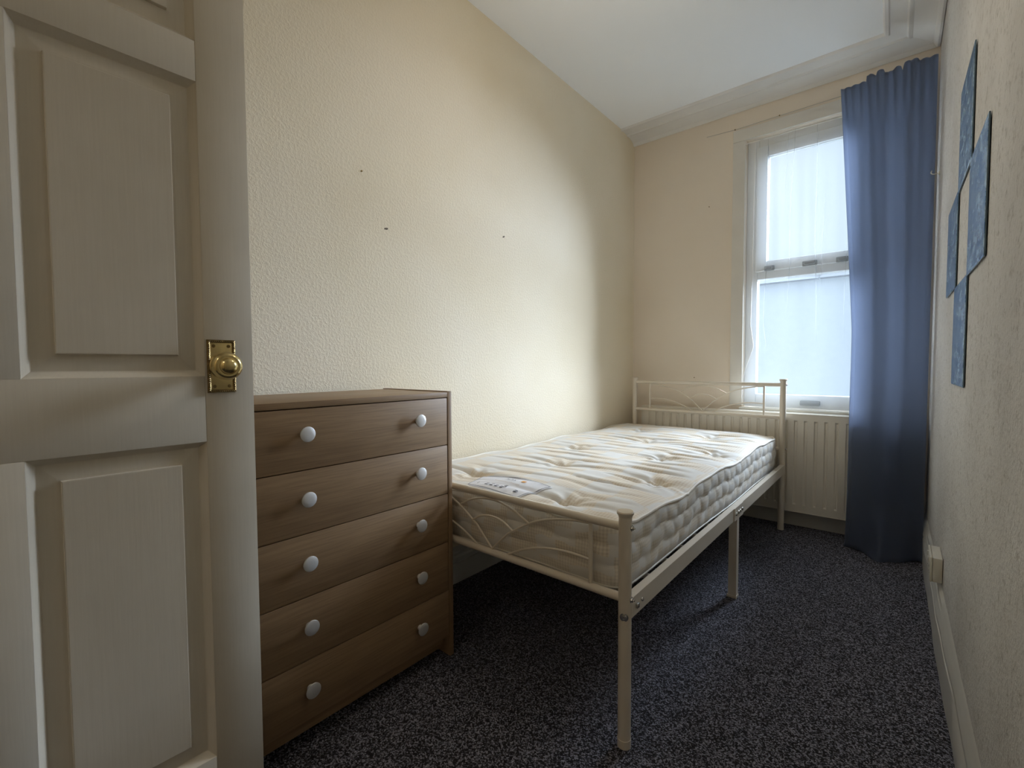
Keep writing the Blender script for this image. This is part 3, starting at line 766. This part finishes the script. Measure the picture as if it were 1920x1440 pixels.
# local frame: +Y towards the free edge, +X the visible face normal, face at x=0, thickness .04
DW, DH, DT = .748, 1.985, .040
s2y = lambda s: DW+s
rows_ = [(.200, .8175), (.942, 1.4835), (1.5565, 1.885)]; cols_ = [(s2y(-.322), s2y(-.0840)), (s2y(-.664), s2y(-.426))]
cols_ = sorted(cols_)
b = B(); ysx = [0]+[v for c in cols_ for v in c]+[DW]; zsx = [.008]+[v for r in rows_ for v in r]+[DH]
for a, c in ((ysx[0], ysx[1]), (ysx[4], ysx[5])): box(b, -DT, 0, a, c, .008, DH, .0012)
obj('stile', b, 'door', door, local=True)
b = B()
for i in (0, 2, 4, 6): box(b, -DT+.0002, -.0002, ysx[1], ysx[4], zsx[i], zsx[i+1], .0008)
obj('rail', b, 'door', door, local=True)
b = B()
for z0, z1 in rows_: box(b, -DT+.0002, -.0002, ysx[2], ysx[3], z0, z1, .0008)
obj('muntin', b, 'door', door, local=True)
def rp(bm, y0, y1, z0, z1, steps):
    """nested rectangular rings: steps = list of (inset, x)"""
    rs = [[bm.verts.new((x, *q)) for q in ((y0+i, z0+i), (y1-i, z0+i), (y1-i, z1-i), (y0+i, z1-i))] for i, x in steps]
    for a, c in zip(rs, rs[1:]):
        for k in range(4): bm.faces.new((a[k], a[(k+1) % 4], c[(k+1) % 4], c[k]))
    return rs[-1]
for y0, y1 in cols_:
    for z0, z1 in rows_:
        b = B(); last = rp(b, y0, y1, z0, z1, [(0, -.0004), (.0015, -.0025), (.0105, -.0145), (.0115, -.0150), (.034, -.0125), (.0385, -.0125), (.0392, -.0062), (.0405, -.0058)]); b.faces.new(last)
        last = rp(b, y0, y1, z0, z1, [(0, -.0396), (.010, -.030), (.040, -.032)]); b.faces.new(last)
        obj('door_panel', b, 'door', door, local=True, smooth=False)
# knob set
ky, kz = s2y(-.0565), .9605
plate = root('knob_plate'); plate.parent = door; plate.location = (0, ky, kz)
b = B(); box(b, 0, .0028, -.0195, .0195, -.045, .045, .0006); obj('backplate', b, 'brass', plate, local=True)
b = B()
def rope(bm, p, q, n, r=.0030):
    p, q = Vector(p), Vector(q); d = (q-p)/n; sd = Vector((0, d.normalized().z, -d.normalized().y))
    for k in range(n):
        c = p+d*(k+.5); L = d.normalized()*(d.length*.75)
        tube(bm, [c-L-sd*r*.8, c-Vector((-.0008, 0, 0)), c+L+sd*r*.8], [r*.35, r*.8, r*.35], 6)
for p, q, n in (((.0026, -.0212, -.048), (.0026, -.0212, .048), 26), ((.0026, .0212, -.048), (.0026, .0212, .048), 26), ((.0026, -.0212, .0475), (.0026, .0212, .0475), 12), ((.0026, -.0212, -.0475), (.0026, .0212, -.0475), 12)): rope(b, p, q, n)
ring_in = [( -.0238, -.0502), (.0238, .0502)]
box(b, 0, .0020, -.0240, -.0185, -.0505, .0505); box(b, 0, .0020, .0185, .0240, -.0505, .0505); box(b, 0, .0020, -.0185, .0185, .0445, .0505); box(b, 0, .0020, -.0185, .0185, -.0505, -.0445)
obj('rope_edge', b, 'brass_dark', plate, local=True)
for yy in (-.0125, .0125):
    for zz in (-.0385, .0385):
        b = B(); lathe(b, (.0024, yy, zz), (1, 0, 0), [(0, .0033), (.0010, .0030), (.0014, .0015), (.0012, 0)], 12); obj('screw', b, 'brass_dark', plate, local=True)
kb = root('door_knob'); kb.parent = door; kb.location = (.003, ky, kz)
b = B(); lathe(b, (0, 0, 0), (1, 0, 0), [(0, .0215), (.002, .0215), (.004, .019), (.006, .0120), (.010, .0100), (.018, .0098), (.021, .013), (.024, .0200), (.027, .0245), (.031, .0262), (.035, .0250), (.038, .0225), (.0395, .0215), (.0405, .0185), (.0400, .0172), (.0405, .0155), (.0425, .0145), (.0460, .0120), (.0485, .0080), (.0498, .0040), (.0500, 0)], 48)
obj('knob', b, 'brass', kb, local=True)
for zz in (.22, 1.75):
    b = B(); tube(b, [(.002, -.003, zz-.04), (.002, -.003, zz+.04)], .005, 10); obj('hinge', b, 'brass_dark', door, local=True)

# ------------------------------------------------------------------ wall art: four square tiles set corner to corner
art = root('wall_art', (wr(1.83), 1.83, 1.35), label='four mottled blue square wall panels set corner to corner on the right wall', cat='wall art')
th = .0035
for (y0, y1, z0, z1) in ((1.672, 1.972, 1.480, 1.775), (1.385, 1.680, 1.186, 1.4805), (1.975, 2.280, 1.194, 1.4875), (1.680, 1.985, .897, 1.190)):
    b = B(); e = .004
    P = []
    for off, ee in ((0, 0), (th-.0015, 0), (th, .0015)):
        P.append([b.verts.new((wr(y)-.0005-off, y, z)) for y, z in ((y0+ee, z0+ee), (y1-ee, z0+ee), (y1-ee, z1-ee), (y0+ee, z1-ee))])
    for A, C in zip(P, P[1:]):
        for k in range(4): b.faces.new((A[k], A[(k+1) % 4], C[(k+1) % 4], C[k]))
    b.faces.new(P[0]); b.faces.new(P[-1])
    pn = obj('art_panel', b, 'art', art, smooth=False)
    b = B(); zz = z0
    for ya, yb, za, zb in ((y0-.0012, y0, z0, z1), (y1, y1+.0012, z0, z1), (y0, y1, z0-.0012, z0), (y0, y1, z1, z1+.0012)):
        q = [(ya, za), (yb, za), (yb, zb), (ya, zb)]
        A = [b.verts.new((wr(y)-.0005, y, z)) for y, z in q]; C = [b.verts.new((wr(y)-th*.9, y, z)) for y, z in q]
        for k in range(4): b.faces.new((A[k], A[(k+1) % 4], C[(k+1) % 4], C[k]))
        b.faces.new(C)
    obj('edge_band', b, 'art_edge', pn, smooth=False)

# ------------------------------------------------------------------ wall socket
sw = wr(2.18)
so = root('wall_socket', (sw, 2.18, .215), label='white surface-mounted double socket just above the right skirting board', cat='socket')
b = B(); box(b, sw-.024, sw+.001, 2.108, 2.252, .212, .296, .002); obj('back_box', b, 'bakelite', so)
b = B(); box(b, sw-.0315, sw-.0245, 2.107, 2.253, .211, .297, .003); fp = obj('faceplate', b, 'bakelite', so)
for y in (2.145, 2.215):
    b = B(); box(b, sw-.034, sw-.0312, y-.006, y+.006, .270, .286, .001); obj('switch', b, 'bakelite', fp)
    b = B()
    box(b, sw-.0318, sw-.0313, y-.002, y+.002, .250, .258); box(b, sw-.0318, sw-.0313, y-.014, y-.008, .232, .236); box(b, sw-.0318, sw-.0313, y+.008, y+.014, .232, .236)
    obj('socket_hole', b, 'dark', fp, smooth=False)

# ------------------------------------------------------------------ pendant lamp
pd = root('pendant_lamp', (BULB.x, BULB.y, BULB.z), label='bare warm bulb hanging from the ceiling at the top edge of the view', cat='lamp')
b = B(); lathe(b, (BULB.x, BULB.y, ZC), (0, 0, -1), [(-.001, .04), (.010, .04), (.022, .028), (.03, .008), (.031, 0)], 28); obj('ceiling_rose', b, 'bakelite', pd)
b = B(); tube(b, [(BULB.x, BULB.y, ZC-.02), (BULB.x, BULB.y, BULB.z+.09)], .003, 8); obj('flex', b, 'cord', pd)
b = B(); lathe(b, (BULB.x, BULB.y, BULB.z+.10), (0, 0, -1), [(0, .006), (.006, .014), (.03, .017), (.035, .021), (.05, .021), (.052, 0)], 24); obj('lamp_holder', b, 'bakelite', pd)
b = B(); lathe(b, (BULB.x, BULB.y, BULB.z+.055), (0, 0, -1), [(0, .012), (.015, .013), (.035, .022), (.055, .029), (.072, .030), (.088, .026), (.100, .017), (.106, .008), (.108, 0)], 28); obj('bulb', b, 'bulb', pd)
